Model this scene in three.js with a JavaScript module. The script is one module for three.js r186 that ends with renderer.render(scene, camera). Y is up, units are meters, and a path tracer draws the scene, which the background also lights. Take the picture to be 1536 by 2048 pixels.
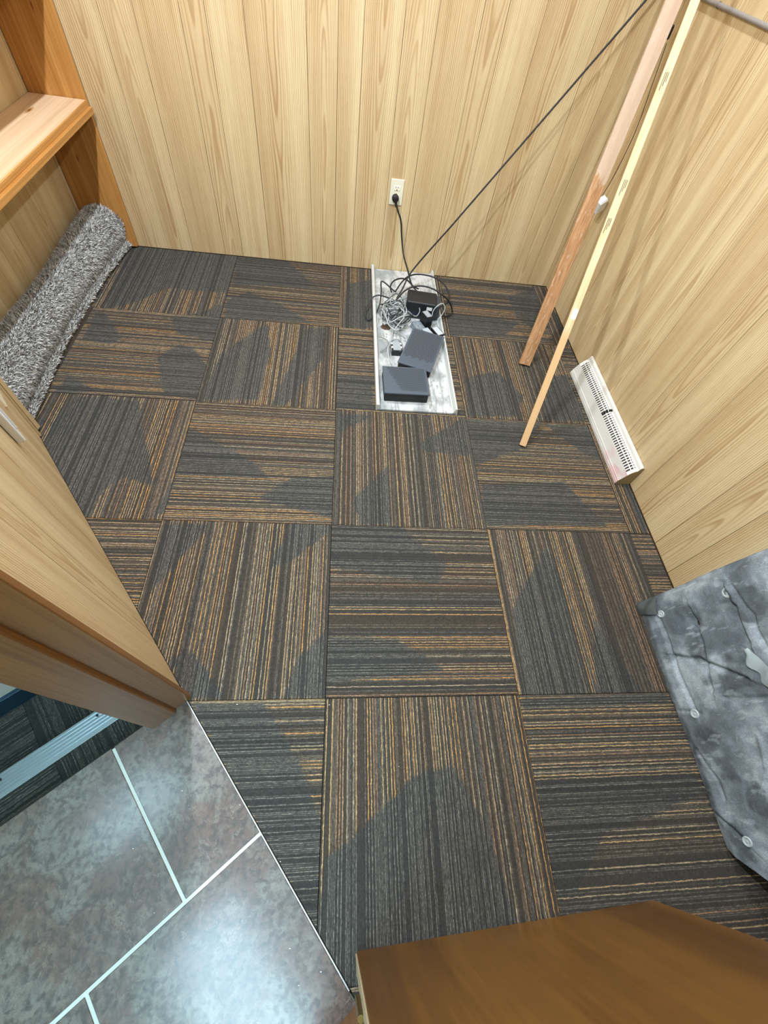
import * as THREE from 'three';
import { RoundedBoxGeometry } from 'three/addons/geometries/RoundedBoxGeometry.js';
import { mergeGeometries, mergeVertices, toCreasedNormals } from 'three/addons/utils/BufferGeometryUtils.js';
import { RectAreaLightUniformsLib } from 'three/addons/lights/RectAreaLightUniformsLib.js';

RectAreaLightUniformsLib.init();
// ---------------------------------------------------------------- camera, exposure, lights
const T = 0.61;                                   // one carpet tile (24 in): layout below is written in tiles, scaled to metres
const V = (x, y, z) => new THREE.Vector3(x * T, y * T, z * T);
const scene = new THREE.Scene();
scene.background = new THREE.Color(0x0a0a0a);
const camera = new THREE.PerspectiveCamera(2 * Math.atan(1024 / 846.8) * 180 / Math.PI, 1536 / 2048, 0.02, 50);
camera.position.copy(V(0.01557, 2.28244, 0.34771));
camera.up.set(-0.03244, 0.53344, -0.84521);
camera.lookAt(camera.position.clone().add(new THREE.Vector3(0.115495, -0.837993, -0.533318)));
scene.add(camera);
const renderer = new THREE.WebGLRenderer({ antialias: true });
renderer.toneMapping = THREE.LinearToneMapping;
renderer.toneMappingExposure = 1.0;
renderer.shadowMap.enabled = true;
const CEIL = 2.36;
const LAMP = { color: 0xeaf2ff, power: 6.6 };      // each recessed ceiling lamp, candela
const HALL = { color: 0xbce4f8, power: 9 };        // cool panel lights of the landing

// ---------------------------------------------------------------- helpers
let seed = 7;
const rnd = () => { seed = (seed * 1664525 + 1013904223) >>> 0; return seed / 4294967296; };
const R = (a, b) => a + (b - a) * rnd();
const hash = (x, y, s) => { let h = (x * 374761393 + y * 668265263 + s * 974634777) | 0; h = Math.imul(h ^ (h >>> 15), 0x2c1b3c6d); h = Math.imul(h ^ (h >>> 12), 0x297a2d39); return ((h ^ (h >>> 16)) >>> 0) / 4294967296; };
const noise = (x, y, s = 0) => { const i = Math.floor(x), j = Math.floor(y); let f = x - i, g = y - j; f = f * f * (3 - 2 * f); g = g * g * (3 - 2 * g); const a = hash(i, j, s), b = hash(i + 1, j, s), c = hash(i, j + 1, s), d = hash(i + 1, j + 1, s); return a + (b - a) * f + (c - a) * g + (a - b - c + d) * f * g; };
const fbm = (x, y, s, o = 4) => { let v = 0, a = 0.5, t = 0; for (let k = 0; k < o; k++) { v += a * noise(x, y, s + k * 17); t += a; a *= 0.5; x *= 2.03; y *= 2.03; } return v / t; };
const sm = (a, b, x) => { x = Math.min(1, Math.max(0, (x - a) / (b - a))); return x * x * (3 - 2 * x); };
const mix3 = (a, b, t) => [a[0] + (b[0] - a[0]) * t, a[1] + (b[1] - a[1]) * t, a[2] + (b[2] - a[2]) * t];
function texture(w, h, fn, srgb = true) {
  const d = new Uint8Array(w * h * 4);
  for (let j = 0; j < h; j++) for (let i = 0; i < w; i++) { const c = fn(i / w, j / h, i, j), k = (j * w + i) * 4; for (let q = 0; q < 3; q++) d[k + q] = Math.max(0, Math.min(255, c[q])); d[k + 3] = 255; }
  const t = new THREE.DataTexture(d, w, h, THREE.RGBAFormat); t.magFilter = THREE.LinearFilter; t.minFilter = THREE.LinearMipmapLinearFilter; t.generateMipmaps = true;
  t.wrapS = t.wrapT = THREE.RepeatWrapping; if (srgb) t.colorSpace = THREE.SRGBColorSpace; t.needsUpdate = true; return t;
}
const mat = (color, roughness = 0.7, o = {}) => new THREE.MeshStandardMaterial({ color, roughness, ...o });
const used = {};
const numbered = n => { const k = used[n] = (used[n] ?? -1) + 1; return k ? n + '_' + String(k).padStart(3, '0') : n; };
function shade(o) { o.traverse(m => { if (m.isMesh) { m.castShadow = true; m.receiveShadow = true; } }); return o; }
function mesh(name, geo, m, parent, pos, rot) {
  const o = new THREE.Mesh(geo, m); o.name = parent === scene ? numbered(name) : name; o.castShadow = o.receiveShadow = true;
  if (pos) o.position.copy(pos.isVector3 ? pos : new THREE.Vector3(...pos)); if (rot) o.rotation.set(...rot); parent.add(o); return o;
}
function thing(name, label, category, pos = new THREE.Vector3(), turn = 0, group) {
  const o = new THREE.Group(); o.name = numbered(name); o.position.copy(pos); o.rotation.y = turn; o.userData = { label, category }; if (group) o.userData.group = group; scene.add(o); return o;
}
function structure(name, label, category, pos, turn) { const o = thing(name, label, category, pos, turn); o.userData.kind = 'structure'; return o; }
const box = (w, h, d, x = 0, y = 0, z = 0) => new THREE.BoxGeometry(w, h, d).translate(x, y, z);
const rbox = (w, h, d, r = 0.003, x = 0, y = 0, z = 0) => new RoundedBoxGeometry(w, h, d, 2, r).translate(x, y, z);
const span = (x0, x1, y0, y1, z0, z1) => box(x1 - x0, y1 - y0, z1 - z0, (x0 + x1) / 2, (y0 + y1) / 2, (z0 + z1) / 2);
const tube = (pts, r, seg = 60, sides = 8) => new THREE.TubeGeometry(new THREE.CatmullRomCurve3(pts.map(p => V(...p)), false, 'centripetal'), seg, r, sides);
// profile in (x, y), swept along z from 0 to len
function sweep(pts, len, bevel = 0) { const s = new THREE.Shape(pts.map(p => new THREE.Vector2(p[0], p[1]))); return new THREE.ExtrudeGeometry(s, { depth: len, bevelEnabled: bevel > 0, bevelThickness: bevel, bevelSize: bevel, bevelOffset: -bevel, bevelSegments: 1 }); }
// a beam between two points, its cross-section w (across) by d
function beam(A, B, w, d, across, r = 0.002) {
  const L = A.distanceTo(B), y = B.clone().sub(A).normalize(), x = across.clone().sub(y.clone().multiplyScalar(across.dot(y))).normalize(), z = x.clone().cross(y);
  const g = rbox(w, L, d, r); const m = new THREE.Matrix4().makeBasis(x, y, z).setPosition(A.clone().add(B).multiplyScalar(0.5)); return { g, m, L };
}

// ---------------------------------------------------------------- wall panelling (4 ft sheets of printed oak, random-width planks)
const PER = 2.012, CUT = [-1.634, -1.41, -1.111, -0.946, -0.693, -0.282, -0.068, 0.106];
const plankStyle = [[0.45, 1.4, 0.2], [1.6, 0.0, 0.5], [0.5, 2.1, 0.1], [2.4, 0.0, 0.25], [0.42, 0.7, 0.35], [0.55, 3.3, 0.15], [1.9, 0.0, 0.45], [0.5, 2.6, 0.3]];
const woodTex = texture(1024, 1024, (u, v) => {
  const p = CUT[0] + u * PER; let k = 0; while (k < 7 && p > CUT[k + 1]) k++;
  const x0 = CUT[k], x1 = k < 7 ? CUT[k + 1] : CUT[0] + PER, st = plankStyle[k], x = (p - x0) / (x1 - x0), xm = (p - x0) * T, Y = v * 3.4;
  // rings of a slightly tilted trunk: arches where the axis is near the face, straight grain where it is far
  const xc = (st[0] * (x1 - x0)) * T, dep = 0.016 + 0.030 * (0.5 + 0.5 * Math.sin(Y * 2.3 + st[1] * 3)) + 0.022 * (fbm(xm * 8, Y * 1.6, 40 + k) - 0.5);
  const wob = 0.010 * (fbm(xm * 14, Y * 2.2, 60 + k) - 0.5) + 0.004 * (noise(xm * 60, Y * 9, 70 + k) - 0.5);
  const r = Math.sqrt((xm - xc + wob) ** 2 + dep * dep), q = r / 0.0075 + st[1] * 7, f = q - Math.floor(q);
  let line = sm(0.35, 0.85, f) * (1 - sm(0.9, 1, f)); line *= 0.35 + 0.65 * noise(xm * 40, Y * 1.1, 90 + k);
  const fib = noise(xm * 330, Y * 10, 5) * 0.5 + noise(xm * 170, Y * 4, 6) * 0.5, band = fbm(xm * 22 + k * 9, Y * 0.5, 8, 3), por = noise(xm * 380, Y * 22, 12) > 0.8 ? 1 : 0;
  let t = line * 0.6 + (fib - 0.5) * 0.26 + (band - 0.42) * 0.6 + st[2] * 0.18 + por * 0.10; t = Math.max(-0.25, Math.min(1.15, t));
  return mix3([214, 194, 151], [160, 124, 80], t);
});
const woodMat = new THREE.MeshStandardMaterial({ map: woodTex, roughness: 0.52 });
const grooveMat = mat(0x5a4228, 0.9);
const plasterMat = mat(0xd8d4c8, 0.95);
// planks on a wall whose local x runs along it and whose face looks along +z; from x0 to x1 tiles, pattern shifted by off
function panelling(parent, x0, x1, h, off, skip) {
  const cuts = [x0]; for (let s = -6; s < 6; s++) for (const c of CUT) { const x = c + s * PER + off; if (x > x0 + 0.03 && x < x1 - 0.03) cuts.push(x); } cuts.sort((a, b) => a - b); cuts.push(x1);
  for (let i = 0; i + 1 < cuts.length; i++) {
    const a = cuts[i] * T + 0.0007, b = cuts[i + 1] * T - 0.0007, t = 0.006, c = 0.0014;
    const g = sweep([[a, 0], [b, 0], [b, t - c], [b - c, t], [a + c, t], [a, t - c]], h).rotateX(-Math.PI / 2).scale(1, 1, -1);
    // after the turn: x along, y up, z = thickness
    const idx = g.getAttribute('position'), uv = g.getAttribute('uv');
    for (let q = 0; q < idx.count; q++) uv.setXY(q, (idx.getX(q) / T - off - CUT[0]) / PER, (idx.getY(q) + ((off * 0.37) % 1 + 1) % 1) / 3.4);
    // scale by -1 flipped the winding: put it back
    const ps = g.attributes; for (const nme of ['position', 'uv']) { const A = ps[nme], n = A.itemSize; for (let f = 0; f < A.count; f += 3) for (let e = 0; e < n; e++) { const tmp = A.array[f * n + e]; A.array[f * n + e] = A.array[(f + 2) * n + e]; A.array[(f + 2) * n + e] = tmp; } }
    g.computeVertexNormals();
    mesh('wood_plank', g, woodMat, parent, [0, 0.004, 0]);
  }
}

// ---------------------------------------------------------------- room shell
{
  const wb = structure('wall_back', 'light oak plank panelling on the wall with the power outlet', 'wall', V(0, 0, -4.0));
  mesh('wall_board', span(-2.45 * T, 2.3 * T, -0.05, CEIL, -0.1, 0), grooveMat, wb); panelling(wb, -2.29, 2.155, CEIL - 0.01, 0);
  const wr = structure('wall_right', 'light oak plank panelling on the wall above the baseboard register', 'wall', V(2.16, 0, 0), -Math.PI / 2);
  mesh('wall_board', span(-4.0 * T, 1.5 * T, -0.05, CEIL, -0.1, 0), grooveMat, wr); panelling(wr, -3.99, 1.38, CEIL - 0.01, -0.642);
  const wl = structure('wall_left', 'light oak plank panelling on the wall behind the pine shelf', 'wall', V(-2.3, 0, 0), Math.PI / 2);
  mesh('wall_board', span(1.5 * T, 4.0 * T, -0.05, CEIL, -0.1, 0), grooveMat, wl); panelling(wl, 1.58, 3.99, CEIL - 0.01, 2.69 - 0.282);
}
// the slanting wall with the doorway: local x along it (towards the hinge jamb), z into the landing
const J = V(-0.654, 0, 0), SL = Math.atan2(-0.790, 0.613);
const slant = (a, y, b) => new THREE.Vector3(-0.654 + 0.613 * a - 0.790 * b, y, 0.790 * a + 0.613 * b).multiply(new THREE.Vector3(T, T, T));
const jambMat = new THREE.MeshStandardMaterial({ roughness: 0.33, map: texture(256, 256, (u, v) => { const t = fbm(u * 26, v * 3, 3) * 0.6 + noise(u * 120, v * 8, 4) * 0.4; return mix3([150, 104, 52], [98, 62, 26], t); }) });
const endMat = mat(0xb9a176, 0.6);
{
  const wp = structure('wall_partition', 'short slanting oak-panelled wall ending at the doorway', 'wall', J, SL);
  mesh('wall_board', span(-2.0 * T, -0.035 * T, -0.05, CEIL, 0.004, 0.15 * T), grooveMat, wp);
  const face = new THREE.Group(); face.name = 'panelling'; face.rotation.y = Math.PI; face.position.set(0, 0, 0.004); wp.add(face);
  panelling(face, 0.036, 2.0, CEIL - 0.01, 0.34 + 1.111 - PER + PER - 0.0);
  mesh('hall_face', span(-2.0 * T, -0.035 * T, -0.75, CEIL, 0.15 * T, 0.169 * T), plasterMat, wp);
  mesh('door_head', span(0, 1.29 * T, 2.06, CEIL, 0.004, 0.22 * T), plasterMat, wp);
  mesh('hinge_side', span(1.352 * T, 1.76 * T, -0.05, CEIL, 0.004, 0.2 * T), plasterMat, wp);
  mesh('end_strip', rbox(0.018, CEIL - 0.01, 0.075, 0.002, -2.0 * T - 0.012, CEIL / 2, 0.028), endMat, wp);
  const wf = structure('wall_front', 'plain wall behind the open door', 'wall', V(0.42, 0, 1.4));
  mesh('wall_board', span(-0.1, 1.9 * T, -0.05, CEIL, 0, 0.1), plasterMat, wf);
  const cl = structure('ceiling', 'plain pale ceiling with recessed lamps', 'ceiling');
  mesh('ceiling_board', span(-6 * T, 3 * T, CEIL, CEIL + 0.1, -4.2 * T, 6 * T), mat(0xe6e2d8, 0.95), cl);
  // landing walls
  const h1 = structure('wall_landing', 'pale wall on the far side of the landing', 'wall', J, SL);
  mesh('wall_board', span(-2.0 * T, 2.7 * T, -0.8, CEIL, 3.2 * T, 3.2 * T + 0.08), plasterMat, h1);
  const h2 = structure('wall_landing_side', 'pale wall at the end of the landing', 'wall', J, SL);
  mesh('wall_board', span(2.6 * T, 2.7 * T, -0.1, CEIL, 0.2 * T, 3.2 * T), plasterMat, h2);
  mesh('wall_board', span(1.7 * T, 2.7 * T, -0.1, CEIL, 0.1 * T, 0.2 * T), plasterMat, h2);
  const h3 = structure('wall_stair', 'pale wall beside the stairs going down', 'wall', J, SL);
  mesh('wall_board', span(-0.86 * T, -0.76 * T, -0.8, CEIL, 0.2 * T, 3.2 * T), plasterMat, h3);
  const bb = structure('baseboard_stair', 'dark blue baseboard at the foot of the stair wall', 'baseboard', J, SL);
  mesh('board', rbox(0.016, 0.1, 3.0 * T, 0.003, -0.75 * T, -0.6 * T + 0.05, 1.7 * T), mat(0x1d3a4c, 0.4), bb);
}

// ---------------------------------------------------------------- carpet tiles
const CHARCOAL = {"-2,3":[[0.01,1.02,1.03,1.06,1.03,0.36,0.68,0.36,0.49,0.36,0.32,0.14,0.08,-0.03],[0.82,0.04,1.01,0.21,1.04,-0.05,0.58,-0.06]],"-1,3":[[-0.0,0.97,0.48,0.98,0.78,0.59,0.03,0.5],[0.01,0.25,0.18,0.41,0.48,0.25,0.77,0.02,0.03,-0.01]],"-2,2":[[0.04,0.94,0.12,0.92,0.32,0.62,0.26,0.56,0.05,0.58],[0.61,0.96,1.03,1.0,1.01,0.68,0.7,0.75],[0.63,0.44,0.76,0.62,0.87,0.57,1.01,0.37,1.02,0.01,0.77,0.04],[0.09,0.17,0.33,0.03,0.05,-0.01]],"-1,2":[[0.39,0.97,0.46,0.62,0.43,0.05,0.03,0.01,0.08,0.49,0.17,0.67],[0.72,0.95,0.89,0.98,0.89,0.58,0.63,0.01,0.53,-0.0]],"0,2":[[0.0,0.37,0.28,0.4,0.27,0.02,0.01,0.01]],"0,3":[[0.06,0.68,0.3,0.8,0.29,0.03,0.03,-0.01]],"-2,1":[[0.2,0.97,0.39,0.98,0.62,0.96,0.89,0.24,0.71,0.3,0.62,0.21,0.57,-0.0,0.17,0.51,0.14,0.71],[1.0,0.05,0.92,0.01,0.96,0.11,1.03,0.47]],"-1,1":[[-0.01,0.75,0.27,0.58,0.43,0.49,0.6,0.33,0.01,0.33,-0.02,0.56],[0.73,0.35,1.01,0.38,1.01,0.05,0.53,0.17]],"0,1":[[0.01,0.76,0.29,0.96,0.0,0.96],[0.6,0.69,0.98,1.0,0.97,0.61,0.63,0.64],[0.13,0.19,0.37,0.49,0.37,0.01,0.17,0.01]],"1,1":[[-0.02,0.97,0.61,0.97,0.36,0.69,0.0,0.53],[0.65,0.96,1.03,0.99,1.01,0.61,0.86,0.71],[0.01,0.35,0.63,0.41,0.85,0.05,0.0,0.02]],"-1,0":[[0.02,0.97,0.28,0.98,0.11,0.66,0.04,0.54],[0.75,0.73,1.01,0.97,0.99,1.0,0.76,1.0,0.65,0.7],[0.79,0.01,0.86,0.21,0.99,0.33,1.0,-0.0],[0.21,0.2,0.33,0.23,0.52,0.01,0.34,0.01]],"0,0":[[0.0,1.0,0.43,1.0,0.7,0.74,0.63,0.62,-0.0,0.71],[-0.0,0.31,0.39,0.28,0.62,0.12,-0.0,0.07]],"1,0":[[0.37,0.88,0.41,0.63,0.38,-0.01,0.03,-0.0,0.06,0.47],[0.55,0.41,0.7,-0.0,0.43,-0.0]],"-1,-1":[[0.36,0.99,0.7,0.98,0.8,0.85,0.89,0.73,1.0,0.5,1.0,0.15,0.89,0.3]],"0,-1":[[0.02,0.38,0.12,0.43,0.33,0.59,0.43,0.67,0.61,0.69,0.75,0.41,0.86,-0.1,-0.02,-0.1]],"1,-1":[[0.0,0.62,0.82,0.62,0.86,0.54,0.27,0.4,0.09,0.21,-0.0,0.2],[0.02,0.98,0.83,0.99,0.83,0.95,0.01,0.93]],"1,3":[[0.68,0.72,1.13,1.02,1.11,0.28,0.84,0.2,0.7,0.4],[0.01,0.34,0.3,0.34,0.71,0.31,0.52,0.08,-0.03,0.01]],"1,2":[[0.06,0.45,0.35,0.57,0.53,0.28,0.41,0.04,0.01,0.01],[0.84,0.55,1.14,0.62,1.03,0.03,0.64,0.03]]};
const inside = (P, x, y) => { let c = false; for (let i = 0, n = P.length / 2, j = n - 1; i < n; j = i++) { const xi = P[2 * i], yi = P[2 * i + 1], xj = P[2 * j], yj = P[2 * j + 1]; if ((yi > y) !== (yj > y) && x < (xj - xi) * (y - yi) / (yj - yi) + xi) c = !c; } return c; };
function carpetTexture(i, j, across, polys) {                 // across: the yarn rows run along u
  const S = 512, rows = 148, sd = 31 * (i + 20) + 97 * (j + 20);
  const row = []; let gap = 0;
  for (let k = 0; k <= rows; k++) {
    const h = hash(k, sd, 1), dens = noise(k / 9, sd, 2); gap++;
    let kind = 0; if (gap > 1 && h < 0.2 + 0.32 * dens) { kind = 1; gap = 0; } if (k === 0 || k === rows - 1) kind = hash(k, sd, 9) < 0.6 ? 1 : 0;
    row.push({ kind, tone: hash(k, sd, 3), hue: hash(k, sd, 4), warm: noise(k / 6, sd, 5) });
  }
  // two yarn colourways are woven into every tile: charcoal with thin grey threads, and brown with thicker tan and orange threads
  const CH = [56, 56, 53], CB = [70, 61, 50], tans = [[198, 165, 112], [205, 154, 86], [158, 124, 92], [176, 159, 124], [186, 158, 116]], GY = [140, 137, 122];
  return texture(S, S, (u, v) => {
    const s = across ? v : u, r = across ? u : v;
    const wv = (noise(r * 60, s * 40, sd) - 0.5) * 0.35, ks = s * rows + wv, k = Math.max(0, Math.min(rows - 1, Math.floor(ks))), f = ks - Math.floor(ks), w = row[k];
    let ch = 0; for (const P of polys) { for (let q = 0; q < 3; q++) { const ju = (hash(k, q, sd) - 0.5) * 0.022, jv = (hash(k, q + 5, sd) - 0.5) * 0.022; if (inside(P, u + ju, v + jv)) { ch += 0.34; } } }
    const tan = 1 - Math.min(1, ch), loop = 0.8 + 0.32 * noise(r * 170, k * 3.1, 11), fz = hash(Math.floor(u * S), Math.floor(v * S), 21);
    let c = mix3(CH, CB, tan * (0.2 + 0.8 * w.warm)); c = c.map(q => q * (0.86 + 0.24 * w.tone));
    const dash = sm(0.3, 0.5, noise(r * 48, k * 7.3, 13));
    if (w.kind) {
      const T1 = tans[Math.floor(w.hue * 4.999)], wide = 0.24 + 0.12 * tan, on = 1 - sm(wide * 0.7, wide + 0.06, Math.abs(f - 0.5));
      c = mix3(c, mix3(GY, T1, tan), on * (0.48 + 0.22 * dash + 0.16 * tan));
    } else if (w.tone > 0.55) c = mix3(c, GY, (1 - sm(0.12, 0.3, Math.abs(f - 0.5))) * (0.18 + 0.28 * dash));
    const g = loop * (0.88 + 0.24 * fz); return c.map(q => q * g);
  });
}
function clip(poly, nx, nz, d) { const o = []; for (let i = 0; i < poly.length; i++) { const A = poly[i], B = poly[(i + 1) % poly.length], a = A[0] * nx + A[1] * nz - d, b = B[0] * nx + B[1] * nz - d; if (a <= 0) o.push(A); if ((a < 0 && b > 0) || (a > 0 && b < 0)) { const t = a / (a - b); o.push([A[0] + (B[0] - A[0]) * t, A[1] + (B[1] - A[1]) * t]); } } return o; }
{
  const fl = structure('floor', 'charcoal carpet tiles with tan and orange pinstripes laid quarter-turned', 'floor');
  let U = [[-2.4, -4.1], [2.3, -4.1], [2.3, 1.5], [-2.4, 1.5]]; U = clip(U, -0.790, 0.613, 0.790 * 0.654);
  mesh('underlay', new THREE.ExtrudeGeometry(new THREE.Shape(U.map(p => new THREE.Vector2(p[0] * T, -p[1] * T))), { depth: 0.05, bevelEnabled: false }).rotateX(-Math.PI / 2).translate(0, -0.058, 0), mat(0x15130f, 1), fl);
  for (let i = -3; i <= 2; i++) for (let j = -2; j <= 3; j++) {
    const gp = 0.0012; let P = [[i + gp, -j - gp], [i + 1 - gp, -j - gp], [i + 1 - gp, -j - 1 + gp], [i + gp, -j - 1 + gp]];
    P = clip(P, -1, 0, 2.29); P = clip(P, 1, 0, 2.146); P = clip(P, 0, -1, 3.992); P = clip(P, 0, 1, 1.4);
    P = clip(P, -0.790, 0.613, 0.790 * 0.654 - 0.004);
    if (P.length < 3) continue; let ar = 0; for (let q = 0; q < P.length; q++) { const A = P[q], B = P[(q + 1) % P.length]; ar += A[0] * B[1] - A[1] * B[0]; } if (Math.abs(ar) < 0.01) continue;
    const g = new THREE.ExtrudeGeometry(new THREE.Shape(P.map(p => new THREE.Vector2(p[0] * T, -p[1] * T))), { depth: 0.0055, bevelEnabled: true, bevelThickness: 0.0015, bevelSize: 0.0012, bevelOffset: -0.0012, bevelSegments: 1 });
    const pos = g.getAttribute('position'), uv = g.getAttribute('uv'); for (let q = 0; q < pos.count; q++) uv.setXY(q, pos.getX(q) / T - i, pos.getY(q) / T - j);
    g.rotateX(-Math.PI / 2).translate(0, -0.007, 0);
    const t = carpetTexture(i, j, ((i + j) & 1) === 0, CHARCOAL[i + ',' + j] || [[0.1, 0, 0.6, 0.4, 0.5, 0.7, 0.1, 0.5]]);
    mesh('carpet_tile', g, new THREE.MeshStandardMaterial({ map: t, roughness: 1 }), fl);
  }
}

// ---------------------------------------------------------------- landing: ceramic tiles, stairs, door frame
const slateTex = texture(1024, 1024, (u, v) => {
  const a = fbm(u * 8, v * 8, 101, 6), b = fbm(u * 60 + 5 * a, v * 60 + 4 * a, 111, 6), vein = 1 - sm(0, 0.02, Math.abs(fbm(u * 20 + b, v * 20 + a, 121, 5) - 0.5)), g = hash(Math.floor(u * 1024), Math.floor(v * 1024), 7);
  let c = mix3([100, 80, 70], [112, 108, 100], sm(0.35, 0.65, a)); c = mix3(c, [64, 56, 52], sm(0.3, 0.8, b) * 0.8); c = mix3(c, [128, 120, 108], sm(0.55, 0.75, fbm(u * 34 + 2 * b, v * 34, 161, 5)) * 0.4); c = mix3(c, [140, 132, 120], vein * 0.55 * sm(0.35, 0.6, noise(u * 9, v * 9, 131))); return c.map(q => q * (0.86 + 0.28 * g));
});
const slateBump = texture(512, 512, (u, v) => { const h = fbm(u * 22, v * 22, 141, 5) * 200 + 55 * noise(u * 90, v * 90, 151); return [h, h, h]; }, false);
const slateMats = [0, 1, 2].map(k => { const m = new THREE.MeshPhysicalMaterial({ map: slateTex, bumpMap: slateBump, bumpScale: 0.0008, roughness: 0.36 + 0.02 * k, clearcoat: 0.5, clearcoatRoughness: 0.16 }); return m; });
{
  const fl = structure('floor_landing', 'mottled brown slate-look ceramic tiles with pale grout', 'floor', J, SL);
  mesh('grout_bed', span(-0.018 * T, 2.6 * T, -0.06, -0.0005, 0.004 * T, 3.2 * T), mat(0xcfd8d2, 0.8), fl);
  const g = 0.004, put = (a0, a1, b0, b1, k) => { const w = (a1 - a0) * T - 2 * g, d = (b1 - b0) * T - 2 * g; const q = rbox(w, 0.02, d, 0.0018, (a0 + a1) / 2 * T, -0.008, (b0 + b1) / 2 * T); const p = q.getAttribute('position'), uv = q.getAttribute('uv'); for (let e = 0; e < p.count; e++) { const x = 0.04 + (p.getX(e) - a0 * T) / 0.55, z = 0.04 + (p.getZ(e) - b0 * T) / 0.55; k % 3 === 0 ? uv.setXY(e, x, z) : k % 3 === 1 ? uv.setXY(e, 1 - x, 1 - z) : uv.setXY(e, z, 1 - x); } mesh('ceramic_tile', q, slateMats[k % 3], fl); };
  let nt = 0; for (const [a0, a1, off] of [[-0.03, 0.66, 0.335], [0.66, 1.41, 0.70], [1.41, 2.16, 0.335], [2.16, 2.6, 0.70]]) { const cuts = [-0.002]; for (let b = off; b < 3.1; b += 0.75) cuts.push(b); cuts.push(3.2); for (let q = 0; q + 1 < cuts.length; q++) put(a0, a1, cuts[q], cuts[q + 1], nt++); }
  const tr = structure('trim_1', 'thin pale metal strip between ceramic landing and carpet', 'trim', J, SL);
  mesh('strip', rbox(1.275 * T, 0.006, 0.003, 0.001, 0.6375 * T, 0.0005, 0.0006), mat(0xd9dedb, 0.3, { metalness: 0.5 }), tr);
  // stairs going down beside the landing
  const st = structure('floor_stair', 'carpeted stair tread and lower floor beside the landing', 'floor', J, SL);
  const ct = carpetTexture(9, 9, true, [[-1, -1, 2, -1, 2, 2, -1, 2]]), ct2 = carpetTexture(11, 4, false, [[-1, -1, 2, -1, 2, 2, -1, 2]]);
  const flat = (x0, x1, y, z0, z1, t) => { const q = span(x0 * T, x1 * T, y * T - 0.012, y * T, z0 * T, z1 * T), p = q.getAttribute('position'), uv = q.getAttribute('uv'); for (let e = 0; e < p.count; e++) uv.setXY(e, p.getX(e) / T + 4, p.getZ(e) / T + 0.35); mesh('carpet_tile', q, new THREE.MeshStandardMaterial({ map: t, roughness: 1 }), st); };
  flat(-0.275, -0.02, -0.3, 0.2, 0.652, ct); flat(-0.275, -0.02, -0.3, 0.654, 1.65, ct2); flat(-0.275, -0.02, -0.3, 1.652, 3.2, ct);
  flat(-0.75, -0.25, -0.6, 0.2, 0.8, ct); flat(-0.75, -0.25, -0.6, 0.802, 1.8, ct2); flat(-0.75, -0.25, -0.6, 1.802, 3.2, ct);
  mesh('riser', span(-0.04 * T, -0.03 * T, -0.31 * T, -0.022, 0.2 * T, 3.2 * T), mat(0x3a3936, 0.95), st);
  mesh('riser', span(-0.28 * T, -0.26 * T, -0.62 * T, -0.31 * T, 0.2 * T, 3.2 * T), mat(0x3a3936, 0.95), st);
  mesh('slab', span(-0.8 * T, 2.6 * T, -0.62 * T - 0.08, -0.62 * T, 0.2 * T, 3.2 * T), mat(0x222222, 1), st);
  const ns = structure('trim_2', 'ridged aluminium nosing strip on the stair edge', 'trim', J, SL);
  const alu = mat(0x98a5ab, 0.3, { metalness: 0.85 });
  mesh('base', rbox(0.066, 0.004, 3.0 * T, 0.001, -0.285 * T + 0.004, -0.3 * T + 0.002, 1.7 * T), alu, ns);
  for (let k = 0; k < 5; k++) mesh('ridge', rbox(0.0062, 0.005, 3.0 * T, 0.001, -0.285 * T - 0.023 + k * 0.0104, -0.3 * T + 0.005, 1.7 * T), alu, ns);
  mesh('nose', rbox(0.004, 0.03, 3.0 * T, 0.001, -0.285 * T - 0.026, -0.3 * T - 0.011, 1.7 * T), alu, ns);
  for (const z of [0.42, 0.86, 1.4]) mesh('screw', new THREE.CylinderGeometry(0.004, 0.004, 0.003, 12).translate(-0.285 * T - 0.012, -0.3 * T + 0.0062, z * T), mat(0x22262a, 0.4, { metalness: 0.6 }), ns);
  // door frame
  const jl = structure('trim_3', 'varnished brown door jamb at the end of the slanting wall', 'door jamb', J, SL);
  const jg = (pts) => { const q = sweep(pts.map(p => [p[0] * T, p[1] * T]), 2.05).rotateX(Math.PI / 2).translate(0, 2.05, 0); const p = q.getAttribute('position'), uv = q.getAttribute('uv'); for (let e = 0; e < p.count; e++) uv.setXY(e, (p.getX(e) + p.getZ(e)) / 0.25, p.getY(e) / 2.0); return q; };
  mesh('jamb', jg([[-0.034, -0.022], [-0.003, -0.022], [0, -0.019], [0, 0.17], [-0.034, 0.17]]), jambMat, jl);
  mesh('door_stop', jg([[0, 0.058], [0.014, 0.061], [0.018, 0.066], [0.018, 0.168], [0, 0.17]]), jambMat, jl);
  mesh('casing', jg([[-0.12, 0.17], [0.004, 0.17], [-0.004, 0.186], [-0.05, 0.205], [-0.12, 0.205]]), jambMat, jl);
  const jr = structure('trim_4', 'varnished brown hinge jamb beside the open door', 'door jamb', slant(1.318, 0, 0), SL);
  mesh('jamb', jg([[0, -0.022], [0.032, -0.022], [0.032, 0.2], [0, 0.2]]), jambMat, jr);
}
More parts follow.
